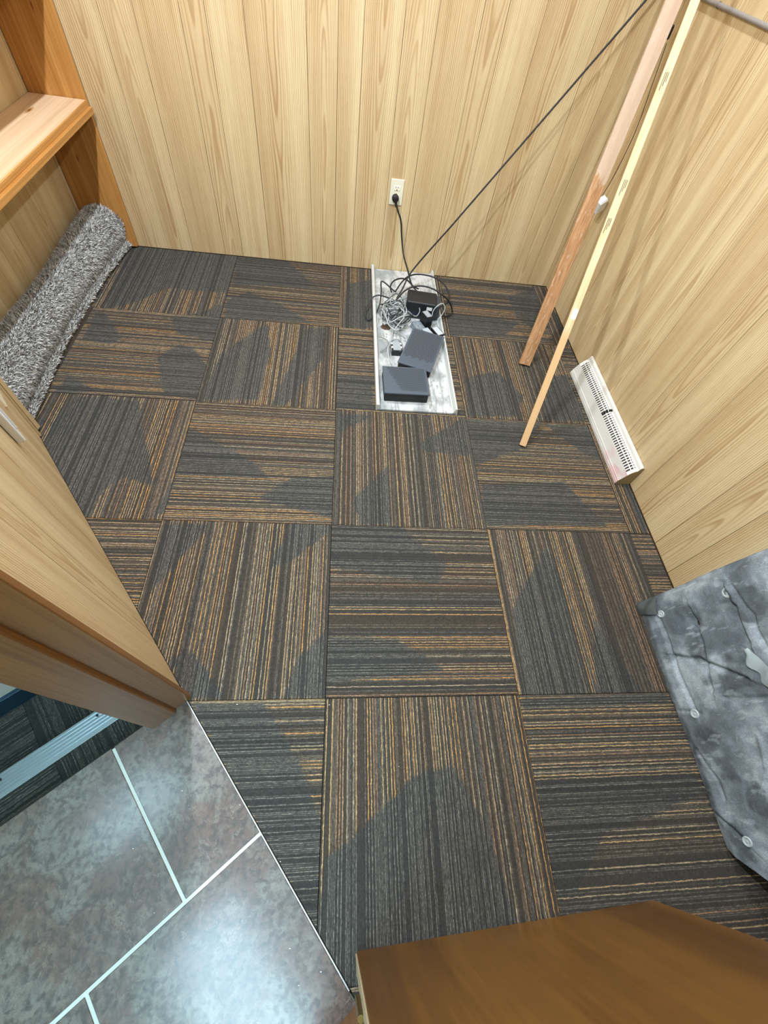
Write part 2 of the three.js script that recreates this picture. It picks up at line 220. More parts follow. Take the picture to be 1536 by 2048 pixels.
// the open door
{
  const h = V(0.152, 0, 0.897), e = V(1.416, 0, 0.821), turn = Math.atan2(-(e.z - h.z), e.x - h.x), w = h.distanceTo(e);
  const d = structure('door_1', 'open varnished brown flush door swung into the room', 'door', h, turn);
  const dm = new THREE.MeshPhysicalMaterial({ roughness: 0.38, clearcoat: 0.25, clearcoatRoughness: 0.3, map: texture(512, 1024, (u, v) => { const a = fbm(u * 7, v * 1.6, 201, 4), b = noise(u * 160, v * 9, 202), sc = fbm(u * 12, v * 30, 203, 3), wear = sm(0.62, 0.8, fbm(u * 9, v * 40, 206)) * sm(0.09, 0.0, v); let c = mix3([122, 84, 32], [96, 63, 22], sm(0.3, 0.7, a)); c = mix3(c, [128, 96, 58], wear * 0.5); return c.map(q => q * (0.92 + 0.1 * b + 0.08 * sc)); }) });
  const g = rbox(w, 2.02, 0.035, 0.002, w / 2, 1.01 + 0.014, 0.018), p = g.getAttribute('position'), uv = g.getAttribute('uv'); for (let q = 0; q < p.count; q++) uv.setXY(q, p.getX(q) / 0.8, p.getY(q) / 2.05);
  mesh('leaf', g, dm, d);
  mesh('hinge_edge', box(0.003, 2.0, 0.031, -0.0016, 1.024, 0.018), mat(0xbfae8c, 0.6), d);
  for (const y of [0.2, 1.05, 1.85]) mesh('hinge', new THREE.CylinderGeometry(0.006, 0.006, 0.09, 12).translate(-0.008, y, 0.034), mat(0x8a7340, 0.4, { metalness: 0.9 }), d);
  mesh('door_knob', new THREE.LatheGeometry([[0, 0.055], [0.02, 0.054], [0.027, 0.045], [0.024, 0.033], [0.012, 0.026], [0.012, 0.008], [0.03, 0.006], [0.032, 0]].map(q => new THREE.Vector2(...q)), 24).rotateX(-Math.PI / 2).translate(w - 0.07, 0.95, 0), mat(0x9a7f45, 0.3, { metalness: 0.9 }), d);
}

// ---------------------------------------------------------------- ceiling lamps
for (const [x, z, k, where] of [[-0.85, -2.65, 1.1, 'between the pine shelf and the outlet wall'], [-0.85, -1.0, 2.0, 'beside the slanting doorway wall'], [1.4, -2.55, 0.85, 'above the register and the outlet tray'], [1.4, -1.0, 0.45, 'above the leaning grey padded panel']]) {
  const l = thing('recessed_lamp', 'round white recessed ceiling lamp ' + where, 'ceiling lamp', V(x, 0, z).setY(CEIL), 0, 'recessed ceiling lamps');
  mesh('trim_ring', new THREE.LatheGeometry([[0.05, -0.001], [0.05, -0.010], [0.056, -0.013], [0.072, -0.006], [0.074, 0]].map(q => new THREE.Vector2(...q)), 32), mat(0xf4f2ec, 0.5), l);
  mesh('lens', new THREE.CylinderGeometry(0.05, 0.05, 0.004, 32).translate(0, -0.005, 0), new THREE.MeshStandardMaterial({ color: 0xffffff, emissive: LAMP.color, emissiveIntensity: 6 }), l);
  const s = new THREE.SpotLight(LAMP.color, LAMP.power * k, 0, 1.36, 0.5); s.position.copy(l.position).y -= 0.04; s.target.position.copy(s.position).y -= 1; scene.add(s.target); s.castShadow = true; s.shadow.radius = 1.3; s.shadow.mapSize.set(1024, 1024); scene.add(s);
}
for (const [a0, a1, b0, b1, k, where] of [[0.85, 2.5, 1.0, 1.75, 1, 'over the ceramic landing'], [-0.72, -0.2, 1.0, 1.9, 0.5, 'over the stairs going down']]) {
  const l = thing('panel_lamp', 'flat cool white ceiling panel lamp ' + where, 'ceiling lamp', slant((a0 + a1) / 2, 0, (b0 + b1) / 2).setY(CEIL), SL), w = (a1 - a0) * T, d = (b1 - b0) * T;
  mesh('frame', rbox(w + 0.03, 0.02, d + 0.03, 0.003, 0, -0.01, 0), mat(0xf2f2f0, 0.5), l);
  mesh('diffuser', box(w, 0.004, d, 0, -0.021, 0), new THREE.MeshStandardMaterial({ color: 0xffffff, emissive: HALL.color, emissiveIntensity: 24 * k }), l);
  const q = new THREE.RectAreaLight(HALL.color, HALL.power * k, w, d); q.position.copy(l.position).y -= 0.03; q.rotation.set(-Math.PI / 2, 0, 0); q.rotateZ(SL); scene.add(q);
}

// ---------------------------------------------------------------- pine shelf unit on the left
{
  const pine = (a, b, s, kn) => new THREE.MeshStandardMaterial({ roughness: 0.45, map: texture(512, 512, (u, v) => { let t = 0.5 * fbm(u * 10, v * 1.4, s) + 0.3 * noise(u * 60, v * 3, s + 1) + 0.2 * noise(u * 160, v * 12, s + 2); let c = mix3(a, b, sm(0.2, 0.85, t)); for (const [x, y, r] of kn) { const d = Math.hypot((u - x) * 0.6, v - y) / r; c = mix3(c, [88, 48, 18], 1 - sm(0.4, 1, d)); c = mix3(c, [150, 92, 42], (1 - sm(1, 2.2, d)) * 0.5); } return c; }) });
  const orange = pine([196, 146, 80], [164, 110, 50], 301, [[0.72, 0.075, 0.009], [0.30, 0.64, 0.014], [0.42, 0.27, 0.008], [0.66, 0.60, 0.008]]), pale = pine([232, 204, 168], [212, 178, 138], 331, [[0.35, 0.16, 0.016], [0.6, 0.5, 0.013], [0.3, 0.8, 0.012]]);
  const edge = pine([206, 158, 92], [170, 116, 54], 351, []);
  const s = thing('pine_shelf_unit', 'built-in pine shelf unit with a pale shelf board on the left wall', 'shelf', V(-2.29, 0, -3.98));
  const uvp = (g, fx, fy) => { const p = g.getAttribute('position'), uv = g.getAttribute('uv'); for (let q = 0; q < p.count; q++) uv.setXY(q, fx(p, q), fy(p, q)); return g; };
  const up = z0 => uvp(rbox(0.385 * T, CEIL - 0.02, 0.02, 0.0015, 0.1975 * T, CEIL / 2 + 0.002, z0), (p, q) => p.getX(q) / 0.24, (p, q) => p.getY(q) / 1.5);
  mesh('upright', up(0.011), orange, s); mesh('end_panel', up(2.33 * T), mat(0xb9a176, 0.6), s);
  const sh = y => { mesh('shelf_board', uvp(rbox(0.385 * T, 0.02, 2.3 * T, 0.001, 0.197 * T, y * T - 0.01, 1.17 * T + 0.012), (p, q) => p.getX(q) / 0.24, (p, q) => p.getZ(q) / 1.4), pale, s);
    mesh('shelf_edge', uvp(rbox(0.008, 0.0196, 2.3 * T, 0.001, 0.394 * T, y * T - 0.0103, 1.17 * T + 0.012), (p, q) => p.getY(q) / 0.1, (p, q) => p.getZ(q) / 1.4), edge, s);
    mesh('front_cleat', uvp(rbox(0.026, 0.024, 2.3 * T, 0.0025, 0.402 * T, y * T - 0.0325, 1.17 * T + 0.012), (p, q) => p.getY(q) / 0.1, (p, q) => p.getZ(q) / 1.4), edge, s); };
  sh(1.041); sh(1.74);
}

// ---------------------------------------------------------------- folded-up shaggy carpet under the shelf
{
  const r = thing('rolled_carpet', 'rolled-up grey shag carpet lying on the floor under the pine shelf', 'carpet roll');
  const prof = new THREE.CatmullRomCurve3([[-2.268, 0.004], [-2.272, 0.20], [-2.225, 0.29], [-2.14, 0.335], [-2.05, 0.33], [-1.985, 0.275], [-1.962, 0.19], [-1.985, 0.115], [-2.005, 0.075], [-1.968, 0.052], [-1.945, 0.03], [-1.95, 0.004]].map(p => new THREE.Vector3(p[0], p[1], 0)), false, 'centripetal').getSpacedPoints(64);
  const z0 = -3.93, z1 = -1.70, NZ = 110, at = (i, t) => { const p = prof[i], w = p.x + 2.27, sh = -0.075 * Math.pow(Math.sin(Math.PI * t), 0.7) * sm(0.1, 0.32, w), b = 0.02 * (fbm(t * 9, i / 9, 77) - 0.5), hs = 1 - 0.10 * sm(0.1, 0.4, t) * (1 - sm(0.5, 0.9, t)) * (p.x < -2.1 ? 1 : 0.3); return V(p.x + sh + b * sm(0.0, 0.05, w), Math.max(0.004, p.y * hs + b * sm(0.02, 0.1, p.y)), z0 + (z1 - z0) * t); };
  const pos = [], ind = [], n = prof.length; for (let j = 0; j <= NZ; j++) for (let i = 0; i < n; i++) { const p = at(i, j / NZ); pos.push(p.x, p.y, p.z); }
  for (let j = 0; j < NZ; j++) for (let i = 0; i < n; i++) { const k = (i + 1) % n, a = j * n + i, b = j * n + k, c = a + n, d = b + n; ind.push(a, c, b, b, c, d); }
  for (const j of [0, NZ]) { const c = pos.length / 3; const m = at(32, j / NZ); pos.push(m.x - 0.08, 0.09, m.z); for (let i = 0; i < n; i++) { const a = j * n + i, b = j * n + (i + 1) % n; j ? ind.push(c, a, b) : ind.push(c, b, a); } }
  const g = new THREE.BufferGeometry(); g.setAttribute('position', new THREE.Float32BufferAttribute(pos, 3)); g.setIndex(ind); g.computeVertexNormals();
  mesh('backing', g, mat(0x6d665f, 1), r);
  const bl = new THREE.BufferGeometry(); bl.setAttribute('position', new THREE.Float32BufferAttribute([-0.0014, 0, 0, 0.0014, 0, 0, 0.0012, 0.009, 0.001, -0.0012, 0.009, 0.001, 0.0003, 0.019, 0.004], 3)); bl.setIndex([0, 1, 2, 0, 2, 3, 3, 2, 4]); bl.computeVertexNormals();
  const N = 95000, pile = new THREE.InstancedMesh(bl, new THREE.MeshStandardMaterial({ color: 0xffffff, roughness: 0.85, side: THREE.DoubleSide }), N), M = new THREE.Matrix4(), Q = new THREE.Quaternion(), Y = new THREE.Vector3(0, 1, 0), col = new THREE.Color(), one = new THREE.Vector3();
  for (let k = 0; k < N; k++) {
    const t = rnd(), fi = 2 + rnd() * (n - 5), i = Math.floor(fi), f = fi - i, A = at(i, t), B = at(i + 1, t), p = A.clone().lerp(B, f), tan = B.clone().sub(A).normalize(), nr = new THREE.Vector3(-tan.y, tan.x, 0).multiplyScalar(1);
    nr.add(new THREE.Vector3(R(-0.7, 0.7), R(-0.7, 0.7), R(-0.8, 0.8))).normalize(); Q.setFromUnitVectors(Y, nr).multiply(new THREE.Quaternion().setFromAxisAngle(Y, R(0, 6.28))); const s = R(0.7, 1.15); one.set(s * 1.2, s, s);
    M.compose(p, Q, one); pile.setMatrixAt(k, M); const h = rnd(), v = R(0.85, 1.1); h < 0.5 ? col.setRGB(0.86 * v, 0.88 * v, 0.85 * v) : h < 0.75 ? col.setRGB(0.40 * v, 0.385 * v, 0.36 * v) : col.setRGB(0.12 * v, 0.105 * v, 0.09 * v); pile.setColorAt(k, col);
  }
  pile.name = 'pile'; pile.userData = { kind: 'stuff', label: 'grey shaggy carpet pile' }; pile.castShadow = pile.receiveShadow = true; r.add(pile);
}

// ---------------------------------------------------------------- baseboard register on the right wall
{
  const L = 1.2 * T, rg = thing('baseboard_register', 'white metal baseboard heat register with slotted grille against the right wall', 'register', V(2.145, 0, -2.615));
  const rust = texture(256, 512, (u, v) => { const a = fbm(u * 6, v * 14, 401), st = sm(0.72, 0.95, v + 0.25 * (a - 0.5)); let c = [204, 203, 194]; c = mix3(c, [204, 168, 166], st * sm(0.3, 0.6, a) * 0.8); const sc = sm(0.72, 0.8, fbm(u * 30, v * 60, 403)); return mix3(c, [170, 158, 148], sc * 0.5); });
  const wm = new THREE.MeshStandardMaterial({ map: rust, roughness: 0.35 }), wp = mat(0xe6e4dc, 0.32);
  // profile: x towards the room is negative, y up (metres)
  const strip = (name, pts, m) => { const g = sweep(pts, L), p = g.getAttribute('position'), uv = g.getAttribute('uv'); for (let q = 0; q < p.count; q++) uv.setXY(q, p.getY(q) / 0.1, p.getZ(q) / L); return mesh(name, g, m, rg); };
  strip('bottom_flange', [[-0.070, 0.001], [-0.072, 0.004], [-0.070, 0.016], [-0.066, 0.018], [-0.064, 0.016], [-0.064, 0.001]], wm);
  strip('bottom_rail', [[-0.064, 0.014], [-0.068, 0.019], [-0.067, 0.024], [-0.061, 0.025], [-0.060, 0.014]], wm);
  strip('front_panel', [[-0.065, 0.022], [-0.062, 0.026], [-0.047, 0.062], [-0.045, 0.062], [-0.044, 0.058], [-0.058, 0.022]], wm);
  strip('back_plate', [[-0.002, 0.001], [0, 0.001], [0, 0.075], [-0.002, 0.075]], mat(0x7d7c78, 0.7));
  strip('top_rail', [[-0.018, 0.092], [-0.015, 0.096], [-0.013, 0.108], [-0.009, 0.115], [-0.003, 0.115], [0, 0.112], [0, 0.07], [-0.018, 0.086]], wp);
  const arc = k => { const a = k / 6; return [-0.046 + 0.029 * a, 0.0605 + 0.034 * Math.sin(a * 1.5) * 0.94]; };
  const bar = z => { const s = new THREE.Shape(); s.moveTo(...arc(0)); for (let k = 1; k <= 6; k++) s.lineTo(...arc(k)); for (let k = 6; k >= 0; k--) { const q = arc(k); s.lineTo(q[0] + 0.0015, q[1] - 0.004); } return s; };
  const fin = new THREE.ExtrudeGeometry(bar(), { depth: 0.0058, bevelEnabled: false }), NF = 50;
  for (let k = 0; k <= NF; k++) if (k !== 25) mesh('grille_bar', fin, wp, rg, [0, 0, 0.012 + k * (L - 0.03) / NF]);
  for (const f of [2.4, 4.3]) { const q = arc(f); mesh('grille_rail', rbox(0.0045, 0.003, L - 0.02, 0.001, q[0], q[1] - 0.0005, L / 2), wp, rg); }
  for (const z of [0.0005, L - 0.0125]) mesh('grille_end', new THREE.ExtrudeGeometry(bar(), { depth: 0.012, bevelEnabled: false }), wp, rg, [0, 0, z]);
  const cap = [[0, 0.001], [-0.064, 0.001], [-0.066, 0.022], [-0.047, 0.060], [-0.038, 0.075], [-0.026, 0.086], [-0.018, 0.088], [-0.013, 0.108], [0, 0.113]];
  mesh('end_cap', sweep(cap, 0.0012), mat(0x9a8560, 0.6), rg, [0, 0, L]); mesh('end_cap', sweep(cap, 0.0012), wp, rg, [0, 0, -0.0013]);
  mesh('damper_lever', mergeGeometries([rbox(0.012, 0.004, 0.007, 0.001, -0.036, 0.083, 0), rbox(0.006, 0.012, 0.005, 0.001, -0.024, 0.094, 0.002), rbox(0.01, 0.004, 0.012, 0.001, -0.018, 0.098, 0.004)]), mat(0x1a1a1a, 0.5), rg, [0, 0, L * 0.505]);
}

// ---------------------------------------------------------------- outlet, plug and cords
const BLACK = mat(0x17181a, 0.5), cordMat = mat(0x1b1c1f, 0.55);
{
  const o = thing('wall_outlet', 'ivory duplex power outlet with a black plug in it', 'outlet', V(0.461, 0.684, -4.0).add(new THREE.Vector3(0, 0, 0.006)));
  const iv = mat(0xe9e6cf, 0.4), rc = mat(0xf0eedb, 0.35), dk = mat(0x2a261c, 0.8);
  mesh('cover_plate', rbox(0.07, 0.118, 0.006, 0.0028, 0, 0, 0.003), iv, o);
  for (const s of [1, -1]) {
    const f = new THREE.Shape(); f.absarc(0, 0, 0.0172, -0.62, 0.62 + 0.0001); f.absarc(0, 0, 0.0172, Math.PI - 0.62, Math.PI + 0.62); f.closePath();
    const q = mesh('receptacle', new THREE.ExtrudeGeometry(f, { depth: 0.002, bevelEnabled: true, bevelThickness: 0.0006, bevelSize: 0.0006, bevelSegments: 1 }).rotateZ(Math.PI / 2).rotateZ(Math.PI / 2), rc, o, [0, s * 0.0195, 0.0055]);
    mesh('slot', box(0.0022, 0.008, 0.001, -0.0063, 0.0045, 0.003), dk, q); mesh('slot', box(0.0022, 0.0066, 0.001, 0.0063, 0.0045, 0.003), dk, q); mesh('slot', new THREE.CylinderGeometry(0.0027, 0.0027, 0.001, 12).rotateX(Math.PI / 2).translate(0, -0.0072, 0.003), dk, q);
  }
  mesh('screw', new THREE.CylinderGeometry(0.0032, 0.0032, 0.002, 14).rotateX(Math.PI / 2).translate(0, 0, 0.0066), rc, o);
  const c = thing('plugged_cable', 'black round plug and cord hanging from the outlet to the cable heap', 'cable', new THREE.Vector3());
  const p0 = V(0.455, 0.648, -4.0).add(new THREE.Vector3(0, 0, 0.0155));
  mesh('plug', new THREE.LatheGeometry([[0, 0.026], [0.012, 0.025], [0.017, 0.021], [0.0185, 0.012], [0.018, 0]].map(q => new THREE.Vector2(...q)), 24).rotateX(Math.PI / 2), BLACK, c, p0);
  mesh('strain_relief', new THREE.CylinderGeometry(0.0055, 0.0075, 0.03, 14), BLACK, c, p0.clone().add(new THREE.Vector3(0.006, -0.022, 0.015)), [0, 0, 0.35]);
  mesh('cord', tube([[0.466, 0.612, -3.935], [0.491, 0.56, -3.925], [0.522, 0.50, -3.93], [0.550, 0.37, -3.91], [0.580, 0.25, -3.85], [0.622, 0.185, -3.7], [0.66, 0.14, -3.526], [0.72, 0.1, -3.48]], 0.0044), cordMat, c);
  const d = thing('hanging_cable', 'thin black cable stretched diagonally up across the outlet wall', 'cable');
  mesh('cable', tube([[0.52, 0.075, -3.40], [0.57, 0.13, -3.47], [0.63, 0.22, -3.56], [0.955, 0.651, -3.645], [1.28, 1.083, -3.73], [1.604, 1.514, -3.815], [1.928, 1.945, -3.9], [2.06, 2.12, -3.935]], 0.0042, 120), cordMat, d);
}

// ---------------------------------------------------------------- scuffed white tray with the network gear
const TY = 0.012;
{
  const tr = thing('white_tray', 'scuffed white shelf tray with raised sides lying against the outlet wall', 'tray', V(0.615, 0, -3.0));
  const sc = texture(512, 1024, (u, v) => { const a = fbm(u * 6, v * 14, 501, 5), st = fbm(u * 40, v * 9, 502, 3), sp = fbm(u * 30, v * 70, 503, 3), d = Math.hypot((u - 0.17) * 0.374, (v - 0.483) * 1.22) + 0.012 * (noise(u * 40, v * 120, 504) - 0.5); let c = mix3([202, 205, 203], [152, 158, 158], sm(0.42, 0.68, a)); c = mix3(c, [136, 141, 142], sm(0.62, 0.78, st) * 0.6); c = mix3(c, [120, 118, 112], sm(0.68, 0.8, sp) * 0.5); c = mix3(c, [84, 66, 54], 1 - sm(0.022, 0.03, d)); return c; });
  const m = new THREE.MeshStandardMaterial({ map: sc, roughness: 0.55 }), g = rbox(0.372, 0.010, 1.2, 0.002, 0, 0.0055, 0.0), p = g.getAttribute('position'), uv = g.getAttribute('uv'); for (let q = 0; q < p.count; q++) uv.setXY(q, p.getX(q) / 0.374 + 0.5, p.getZ(q) / 1.22 + 0.5);
  mesh('base', g, m, tr);
  for (const s of [-1, 1]) mesh('side_rail', sweep(s < 0 ? [[-0.193, 0], [-0.187, 0], [-0.187, 0.0106], [-0.176, 0.0106], [-0.176, 0.03], [-0.180, 0.034], [-0.193, 0.034]] : [[0.168, 0.0106], [0.1862, 0.0106], [0.1862, 0.0], [0.192, 0.0], [0.193, 0.004], [0.188, 0.034], [0.18, 0.034], [0.173, 0.014]], 1.2).translate(0, 0, -0.6), mat(0xc6c9c5, 0.55), tr);
}
{
  const holes = (fx, n) => { const t = texture(512, 512, (u, v) => { const y = v * n, r = Math.floor(y), x = u * n * 1.1 + (r & 1) * 0.5, dx = x - Math.floor(x) - 0.5, dy = y - r - 0.5, on = fx(u, v) ? 1 : 0, h = on * (1 - sm(0.26, 0.36, Math.hypot(dx, dy))), sp = hash(Math.floor(u * 512), Math.floor(v * 512), 9); const c = mix3([78, 90, 102], [8, 9, 10], h); return c.map(q => q * (0.9 + 0.2 * sp)); }); return new THREE.MeshStandardMaterial({ map: t, roughness: 0.42 }); };
  const planar = (g, w, d) => { const p = g.getAttribute('position'), uv = g.getAttribute('uv'); for (let q = 0; q < p.count; q++) uv.setXY(q, p.getX(q) / w + 0.5, 0.5 - p.getZ(q) / d); return g; };
  const router = (label, x, z, y, turn, w, d, h, fx, tilt = 0) => {
    const b = thing('router', label, 'router', V(x, 0, z).setY(y), turn); b.rotation.x = tilt;
    mesh('body', rbox(w - 0.006, h - 0.008, d - 0.008, 0.004, 0, (h - 0.008) / 2, -0.002), mat(0x0d0e10, 0.45), b);
    mesh('perforated_lid', planar(rbox(w, 0.008, d, 0.0025, 0, h - 0.004, 0), w, d), holes(fx, 26), b);
    for (const k of [-1, 1]) mesh('foot', rbox(w * 0.9, 0.004, 0.014, 0.001, 0, 0.002, k * d * 0.36), BLACK, b);
  };
  router('black router with perforated lid at the bare end of the tray', 0.526, -2.245, TY, 0.02, 0.212, 0.185, 0.056, (u, v) => u + v * 0.35 > 0.42 + 0.02 * Math.sin(v * 55) && v > 0.1 && v < 0.97 && u < 0.95);
  router('black router with perforated lid lying askew against the other router', 0.688, -2.655, TY + 0.006, -0.34, 0.172, 0.292, 0.044, (u, v) => v > 0.22 + 0.025 * Math.sin(u * 30) && u > 0.05 && u < 0.95 && v < 0.97, 0.03);
  const up = thing('battery_backup', 'large black box with a small white sticker at the wall end of the tray', 'power supply', V(0.732, 0, -3.285).setY(TY), -0.12);
  mesh('housing', rbox(0.165, 0.095, 0.12, 0.009, 0, 0.0475, 0), mat(0x1c1f24, 0.42), up);
  mesh('side_panel', rbox(0.03, 0.086, 0.1, 0.008, 0.088, 0.044, -0.002), mat(0x3a3f44, 0.5), up);
  mesh('sticker', rbox(0.03, 0.018, 0.001, 0.0004, 0.045, 0.068, 0.0603), mat(0xdfe2e0, 0.6), up);
  mesh('vent_strip', rbox(0.06, 0.012, 0.001, 0.0004, -0.02, 0.03, 0.0603), mat(0x101735, 0.5), up);
  const brick = (label, x, z, y, turn, w, h, d, top, tilt = 0) => { const b = thing('power_adapter', label, 'power adapter', V(x, 0, z).setY(y), turn); b.rotation.z = tilt; mesh('case', rbox(w, h, d, 0.004, 0, h / 2, 0), mat(0x121418, 0.4), b); mesh('rating_label', rbox(w * 0.72, 0.001, d * 0.86, 0.0004, 0, h + 0.0003, 0), mat(top, 0.5), b); return b; };
  brick('upright black power adapter with a grey top in front of the black box', 0.765, -3.085, TY, 0.45, 0.042, 0.075, 0.062, 0x9aa3aa);
  brick('flat power adapter with a silver label beside the askew router', 0.775, -2.935, TY, 0.5, 0.05, 0.03, 0.08, 0xb4bec6);
  brick('flat power adapter with a silver label at the tray side rail', 0.862, -2.965, TY, 0.45, 0.046, 0.03, 0.078, 0xc0cad2);
  const wb = brick('black and white banded power adapter under the grey cables', 0.485, -2.715, TY, 0.05, 0.055, 0.03, 0.085, 0x9fa8ac);
  for (const k of [-0.018, 0.012]) mesh('white_band', rbox(0.0556, 0.0304, 0.016, 0.002, 0, 0.0153, k), mat(0xdfe6e6, 0.4), wb);
  const sp = thing('cable_splitter', 'small grey splitter box with rows of round ports on the tray', 'splitter', V(0.70, 0, -3.02).setY(TY), 0.42);
  mesh('body', rbox(0.05, 0.03, 0.085, 0.003, 0, 0.015, 0), mat(0x9aa8b2, 0.35, { metalness: 0.4 }), sp);
  for (let k = 0; k < 6; k++) mesh('port', new THREE.CylinderGeometry(0.0055, 0.0055, 0.006, 14).translate(k % 2 ? 0.012 : -0.012, 0.032, -0.028 + Math.floor(k / 2) * 0.027), mat(0xc8d2d8, 0.3, { metalness: 0.8 }), sp);
  const wl = thing('white_connector', 'small white plastic cable connector in front of the black box', 'connector', V(0.628, 0, -3.26).setY(0.062), 0.5);
  mesh('head', rbox(0.022, 0.01, 0.014, 0.002), mat(0xece8de, 0.4), wl); mesh('latch', rbox(0.008, 0.006, 0.03, 0.001, 0.004, 0.002, 0.016), mat(0xece8de, 0.4), wl);
  const cable = (label, pts, r, m, grp, name = 'loose_cable') => { const c = thing(name, label, 'cable', new THREE.Vector3(), 0, grp); mesh('cable', tube(pts, r, Math.max(40, pts.length * 12)), m, c); };
  const LOOPS_ = [
    [[0.469,0.1,-3.449],[0.459,0.12,-3.496],[0.482,0.14,-3.55],[0.545,0.15,-3.595],[0.601,0.15,-3.596],[0.642,0.14,-3.565],[0.672,0.12,-3.55],[0.731,0.1,-3.54]],
    [[0.504,0.1,-3.454],[0.557,0.14,-3.538],[0.621,0.16,-3.619],[0.699,0.17,-3.658],[0.794,0.18,-3.644],[0.882,0.18,-3.609],[0.954,0.17,-3.541],[0.993,0.15,-3.473],[1.002,0.13,-3.389],[0.967,0.12,-3.307],[0.892,0.12,-3.244],[0.769,0.12,-3.226],[0.638,0.1,-3.21],[0.574,0.08,-3.199]],
    [[0.464,0.08,-3.272],[0.522,0.12,-3.33],[0.586,0.16,-3.389],[0.661,0.2,-3.396],[0.746,0.21,-3.397],[0.831,0.21,-3.366],[0.902,0.2,-3.314],[0.975,0.15,-3.317],[1.028,0.08,-3.323],[1.043,0.03,-3.312],[0.995,0.02,-3.275],[0.931,0.04,-3.24]],
    [[0.498,0.1,-3.465],[0.383,0.12,-3.575],[0.374,0.1,-3.433],[0.357,0.06,-3.288],[0.314,0.03,-3.184],[0.255,0.02,-3.114],[0.232,0.03,-3.194],[0.255,0.05,-3.3],[0.3,0.08,-3.373],[0.352,0.1,-3.377],[0.449,0.08,-3.379]],
    [[0.453,0.05,-3.388],[0.394,0.05,-3.264],[0.378,0.05,-3.173],[0.403,0.05,-3.133],[0.437,0.06,-3.188]],
    [[0.449,0.09,-3.254],[0.508,0.1,-3.263],[0.559,0.1,-3.221],[0.573,0.1,-3.123],[0.558,0.08,-3.044],[0.515,0.07,-2.949],[0.512,0.07,-2.887],[0.565,0.07,-2.813]],
    [[0.482,0.05,-3.144],[0.473,0.05,-3.014],[0.458,0.05,-2.888],[0.43,0.07,-2.737],[0.406,0.08,-2.644],[0.412,0.06,-2.578],[0.434,0.05,-2.493]],
    [[0.349,0.045,-2.851],[0.39,0.06,-2.805],[0.419,0.06,-2.75],[0.381,0.045,-2.688],[0.35,0.04,-2.663]],
    [[0.363,0.045,-2.883],[0.381,0.06,-2.904],[0.366,0.06,-2.842],[0.41,0.05,-2.802]],
    [[0.608,0.1,-3.262],[0.648,0.13,-3.231],[0.693,0.13,-3.215],[0.707,0.12,-3.155],[0.677,0.1,-3.106],[0.638,0.08,-3.164],[0.603,0.08,-3.237]],
    [[0.817,0.1,-3.115],[0.82,0.15,-3.125],[0.848,0.2,-3.126],[0.899,0.2,-3.167],[0.928,0.16,-3.169],[0.915,0.1,-3.162],[0.882,0.06,-3.142]],
    [[0.418,0.06,-2.74],[0.461,0.08,-2.776],[0.511,0.08,-2.773],[0.534,0.07,-2.711],[0.507,0.06,-2.645]]];
  const names = ['black cable arching low over the wall end of the tray', 'long black cable looping around behind the black box', 'black cable looping over the top of the black box', 'dark grey cable looping off the tray edge onto the carpet', 'thin dark cable loop beside the left rail of the tray'];
  LOOPS_.slice(0, 5).forEach((p, i) => cable(names[i], p, i === 4 ? 0.002 : 0.0042, i === 3 ? mat(0x33363a, 0.5) : cordMat, 'black cables over the tray'));
  const grey = mat(0x8b9294, 0.45), light = mat(0xb2b9ba, 0.4), mid = mat(0x575d60, 0.45);
  LOOPS_.slice(5).forEach((p, i) => cable((i % 2 ? 'whitish' : 'light grey') + ' thin cable winding loosely across the tray', p, 0.003, i % 2 ? light : grey, 'pale grey cables on the tray', 'pale_cable'));
  for (let k = 0; k < 16; k++) {                       // hank of bundled leads
    const cx = 0.50 + R(-0.05, 0.06), cz = -3.17 + R(-0.14, 0.17), a = R(0.06, 0.11), b = R(0.05, 0.16), tw = R(-0.6, 0.6), pts = [], nn = 16, h0 = R(0.035, 0.05);
    for (let q = 0; q <= nn; q++) { const t = q / nn * Math.PI * R(2.1, 2.6) + k, wx = a * Math.cos(t) * (1 + 0.2 * Math.sin(3 * t + k)), wz = b * Math.sin(t); pts.push([cx + wx * Math.cos(tw) - wz * Math.sin(tw), Math.max(0.034, h0 + 0.035 * Math.sin(2 * t + k) + 0.02 + 0.004 * k), cz + wx * Math.sin(tw) + wz * Math.cos(tw)]); }
    cable(['grey', 'pale', 'dark grey', 'black', 'pale'][k % 5] + ' lead tangled in the heap of bundled leads on the tray', pts, R(0.0022, 0.0032), [grey, light, mid, cordMat, light][k % 5], 'tangled leads on the tray', 'tangled_lead');
  }
}

